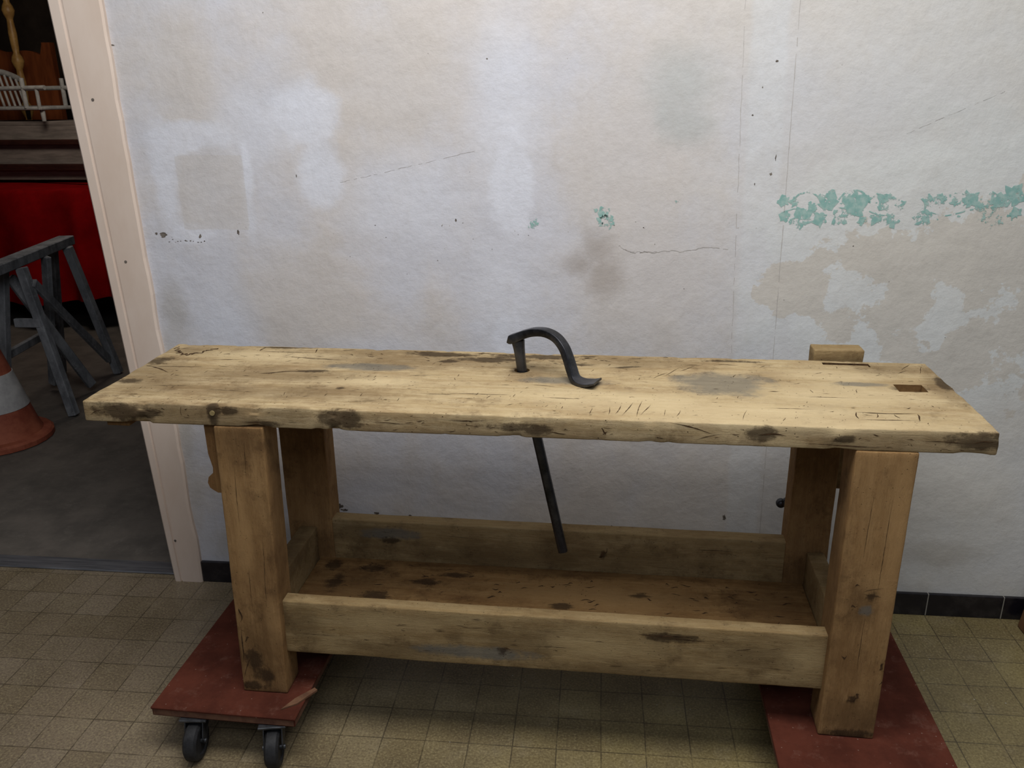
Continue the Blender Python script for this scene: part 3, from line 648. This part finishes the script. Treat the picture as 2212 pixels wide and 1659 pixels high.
m_cloth=mat_simple('red_cloth',(116,6,10),(146,10,14),4,0.95,0,0.05,0.15)
tab=empty('table',(-2.7,3.5,0)); tag(tab,'table draped with a bright red cloth','table')
bm=bmesh.new()
def ringpts(z,off,fold,sag=0):
    pts=[]; hx,hy=1.35,.42; Pp=[]; n=150
    for k in range(n): Pp.append((-hx+2*hx*k/n,-hy,0,-1))
    for k in range(20): Pp.append((hx,-hy+2*hy*k/20,1,0))
    for k in range(n): Pp.append((hx-2*hx*k/n,hy,0,1))
    for k in range(20): Pp.append((-hx,hy-2*hy*k/20,-1,0))
    for i,(x,y,nx,ny) in enumerate(Pp):
        s_=x+y*1.3; f=off+(fold if ny<=0 else fold*.3)*(math.sin(s_*19+math.sin(s_*5)*1.8)*.5+.5)
        pts.append(bm.verts.new((x+nx*f,y+ny*f,z+sag*math.sin(s_*4+1))))
    return pts
Rg=[ringpts(.965,-.03,0),ringpts(.962,0,0),ringpts(.94,.012,.006),ringpts(.85,.016,.03),ringpts(.7,.02,.06),ringpts(.5,.025,.085),ringpts(.35,.03,.10),ringpts(.22,.035,.11,.03)]
bm.faces.new(Rg[0])
for A,B in zip(Rg,Rg[1:]):
    for i in range(len(A)): bm.faces.new((A[i],A[(i+1)%len(A)],B[(i+1)%len(A)],B[i]))
mesh_obj('tablecloth',bm,m_cloth,tab,smooth=.8)
m_dw=mat_simple('dark_stained_wood',(44,24,20),(66,36,28),12,0.5,0,.4,.2,(1,1,6))
bm=bmesh.new(); box(bm,(-1.33,-.40,.925),(1.33,.40,.955))
mesh_obj('tabletop',bm,m_dw,tab)
for sx in (-1,1):
    for sy in (-1,1):
        bm=bmesh.new(); box(bm,(sx*1.28-.03,sy*.36-.03,0),(sx*1.28+.03,sy*.36+.03,.925),0,.004); mesh_obj('leg',bm,m_dw,tab)
m_gb=mat_simple('grey_brown_boards',(116,108,102),(148,138,130),10,0.8,0,.2,.2,(.5,1,4))
pew=empty('pew',(-2.85,3.55,.966)); tag(pew,'dark pew with grey boards standing on the draped table','bench')
bm=bmesh.new(); box(bm,(-.95,0,.02),(.75,.03,.40),0,.003); mesh_obj('backboard',bm,m_gb,pew)
bm=bmesh.new(); box(bm,(-.97,-.04,.27),(.77,.0,.305),0,.005); mesh_obj('rail',bm,m_dw,pew)
bm=bmesh.new(); box(bm,(-.97,-.05,.09),(.77,.0,.135),0,.005); mesh_obj('rail',bm,m_dw,pew)
bm=bmesh.new(); box(bm,(-.95,.0,.40),(.75,.32,.43),0,.004); mesh_obj('seat',bm,m_gb,pew)
for x in (-.93,-.1,.72):
    bm=bmesh.new(); box(bm,(x-.02,.03,0),(x+.02,.30,.40),0,.004); mesh_obj('end_panel',bm,m_dw,pew)
m_wch=mat_simple('white_chair_paint',(156,156,154),(188,188,184),16,0.6)
ch=empty('armchair',(-2.93,3.72,1.3975),(0,0,PI/2-.15)); tag(ch,'white painted armchair with slatted back perched on the dark pew','chair')
for i,(sx,sy) in enumerate(((-.2,-.22),(.12,-.22),(-.2,.2),(.12,.2))):
    b2=bmesh.new(); rod(b2,(sx*1.02,sy*1.02,0),(sx,sy,.08),.014,.018); mesh_obj('leg',b2,m_wch,ch,smooth=.6)
bm=bmesh.new(); box(bm,(-.24,-.25,.075),(.16,.24,.10),0,.01,3); mesh_obj('seat',bm,m_wch,ch)
bm=bmesh.new()
for k in range(8): rod(bm,(-.22+.05*k,.22,.095),(-.22+.05*k,.27,.30+.04*math.sin(PI*k/7)),.009)
pr=[(-.25+.42*k/12,.275,.29+.05*math.sin(PI*k/12)) for k in range(13)]
for a,b in zip(pr,pr[1:]): rod(bm,a,b,.022)
mesh_obj('backrest',bm,m_wch,ch,smooth=.6)
for sx in (-.23,.15):
    bm=bmesh.new(); rod(bm,(sx,.24,.22),(sx,-.30,.225),.016); rod(bm,(sx,-.12,.09),(sx,-.12,.29),.016); rod(bm,(sx,-.23,.08),(sx,-.23,.23),.013); mesh_obj('armrest',bm,m_wch,ch,smooth=.6)
m_hb=mat_simple('orange_wood',(110,56,30),(142,78,42),6,0.45,0,.4,.15,(3,3,.6))
bm=bmesh.new()
N=40; top_=[]
for k in range(N+1):
    x=-.55+1.1*k/N; t=abs(x)/.55
    z=1.90+.08*math.cos(t*PI)+(.10 if t>.88 else 0)-.05*math.sin(t*PI*2)
    top_.append((x,z))
for (x0,z0),(x1,z1) in zip(top_,top_[1:]):
    vs_=[bm.verts.new(p) for p in ((x0,0,.3),(x1,0,.3),(x1,0,z1),(x0,0,z0),(x0,.04,.3),(x1,.04,.3),(x1,.04,z1),(x0,.04,z0))]
    for q in ((0,1,2,3),(7,6,5,4),(3,2,6,7),(0,4,5,1),(0,3,7,4),(1,5,6,2)): bm.faces.new([vs_[i] for i in q])
box(bm,(-.57,-.01,0),(-.50,.05,1.96)); box(bm,(.50,-.01,0),(.57,.05,1.96))
bmesh.ops.remove_doubles(bm,verts=bm.verts,dist=.0004)
hb=mesh_obj('headboard',bm,m_hb); hb.location=(-3.72,4.36,0); tag(hb,'orange-brown wooden bed headboard with curved crest behind the pew','headboard')
m_gold=mat_simple('gilded_wood',(160,120,66),(196,156,92),20,.45,0,.5,.1)
def post(cx,cy,mat,label,tw,lob,rad):
    bm=bmesh.new(); pr=[(rad*1.5,0),(rad*1.5,.3)]; z=.32
    while z<2.6:
        pr+= [(rad*.7,z),(rad*1.1,z+.03),(rad*1.35,z+.06),(rad*1.1,z+.09),(rad*.65,z+.12),(rad*.8,z+.16),(rad*.9,z+.26),(rad*.7,z+.34)]; z+=.36
    if lob: pr=[(rad*1.4,0),(rad*1.4,.3)]+[(rad,.32+.02*k) for k in range(112)]+[(rad*1.4,2.6),(rad*1.4,2.7)]
    lathe(bm,pr,n=24,twist=tw,lob=lob)
    o=mesh_obj('bedpost',bm,mat,smooth=.9); o.location=(cx,cy,0); tag(o,label,'bedpost'); return o
post(-3.32,4.17,m_gold,'gilded turned wooden bedpost behind the armchair',0,0,.034)
m_dp=mat_simple('dark_mahogany',(110,56,38),(150,84,58),12,0.4,0,.5,.2)
post(-2.90,4.22,m_dp,'dark twisted barley-sugar wooden bedpost in the corner of furniture',14,.22,.05)

# ------------------------------------------------------------ lights
w=bpy.data.worlds.new('world'); scene.world=w; w.use_nodes=True
w.node_tree.nodes['Background'].inputs[0].default_value=(.80,.86,1.0,1); w.node_tree.nodes['Background'].inputs[1].default_value=.10
def area(name,loc,target,sx,sy,e,col):
    l=bpy.data.lights.new(name,'AREA'); l.shape='RECTANGLE'; l.size=sx; l.size_y=sy; l.energy=e; l.color=col
    o=bpy.data.objects.new(name,l); scene.collection.objects.link(o); o.location=loc
    o.rotation_euler=(Vector(target)-Vector(loc)).to_track_quat('-Z','Y').to_euler(); return o
area('ceiling_lamp',(1.1,-1.20,2.95),(1.1,-.4,0.3),2.4,.9,56,(1,.98,.95))
area('window_light',(1.5,-3.3,3.3),(1.0,0,1.35),2.5,1.4,34,(.88,.93,1))
area('next_room_lamp',(-1.9,2.3,2.7),(-2.8,3.6,1.0),.8,.8,19,(1,.88,.76))
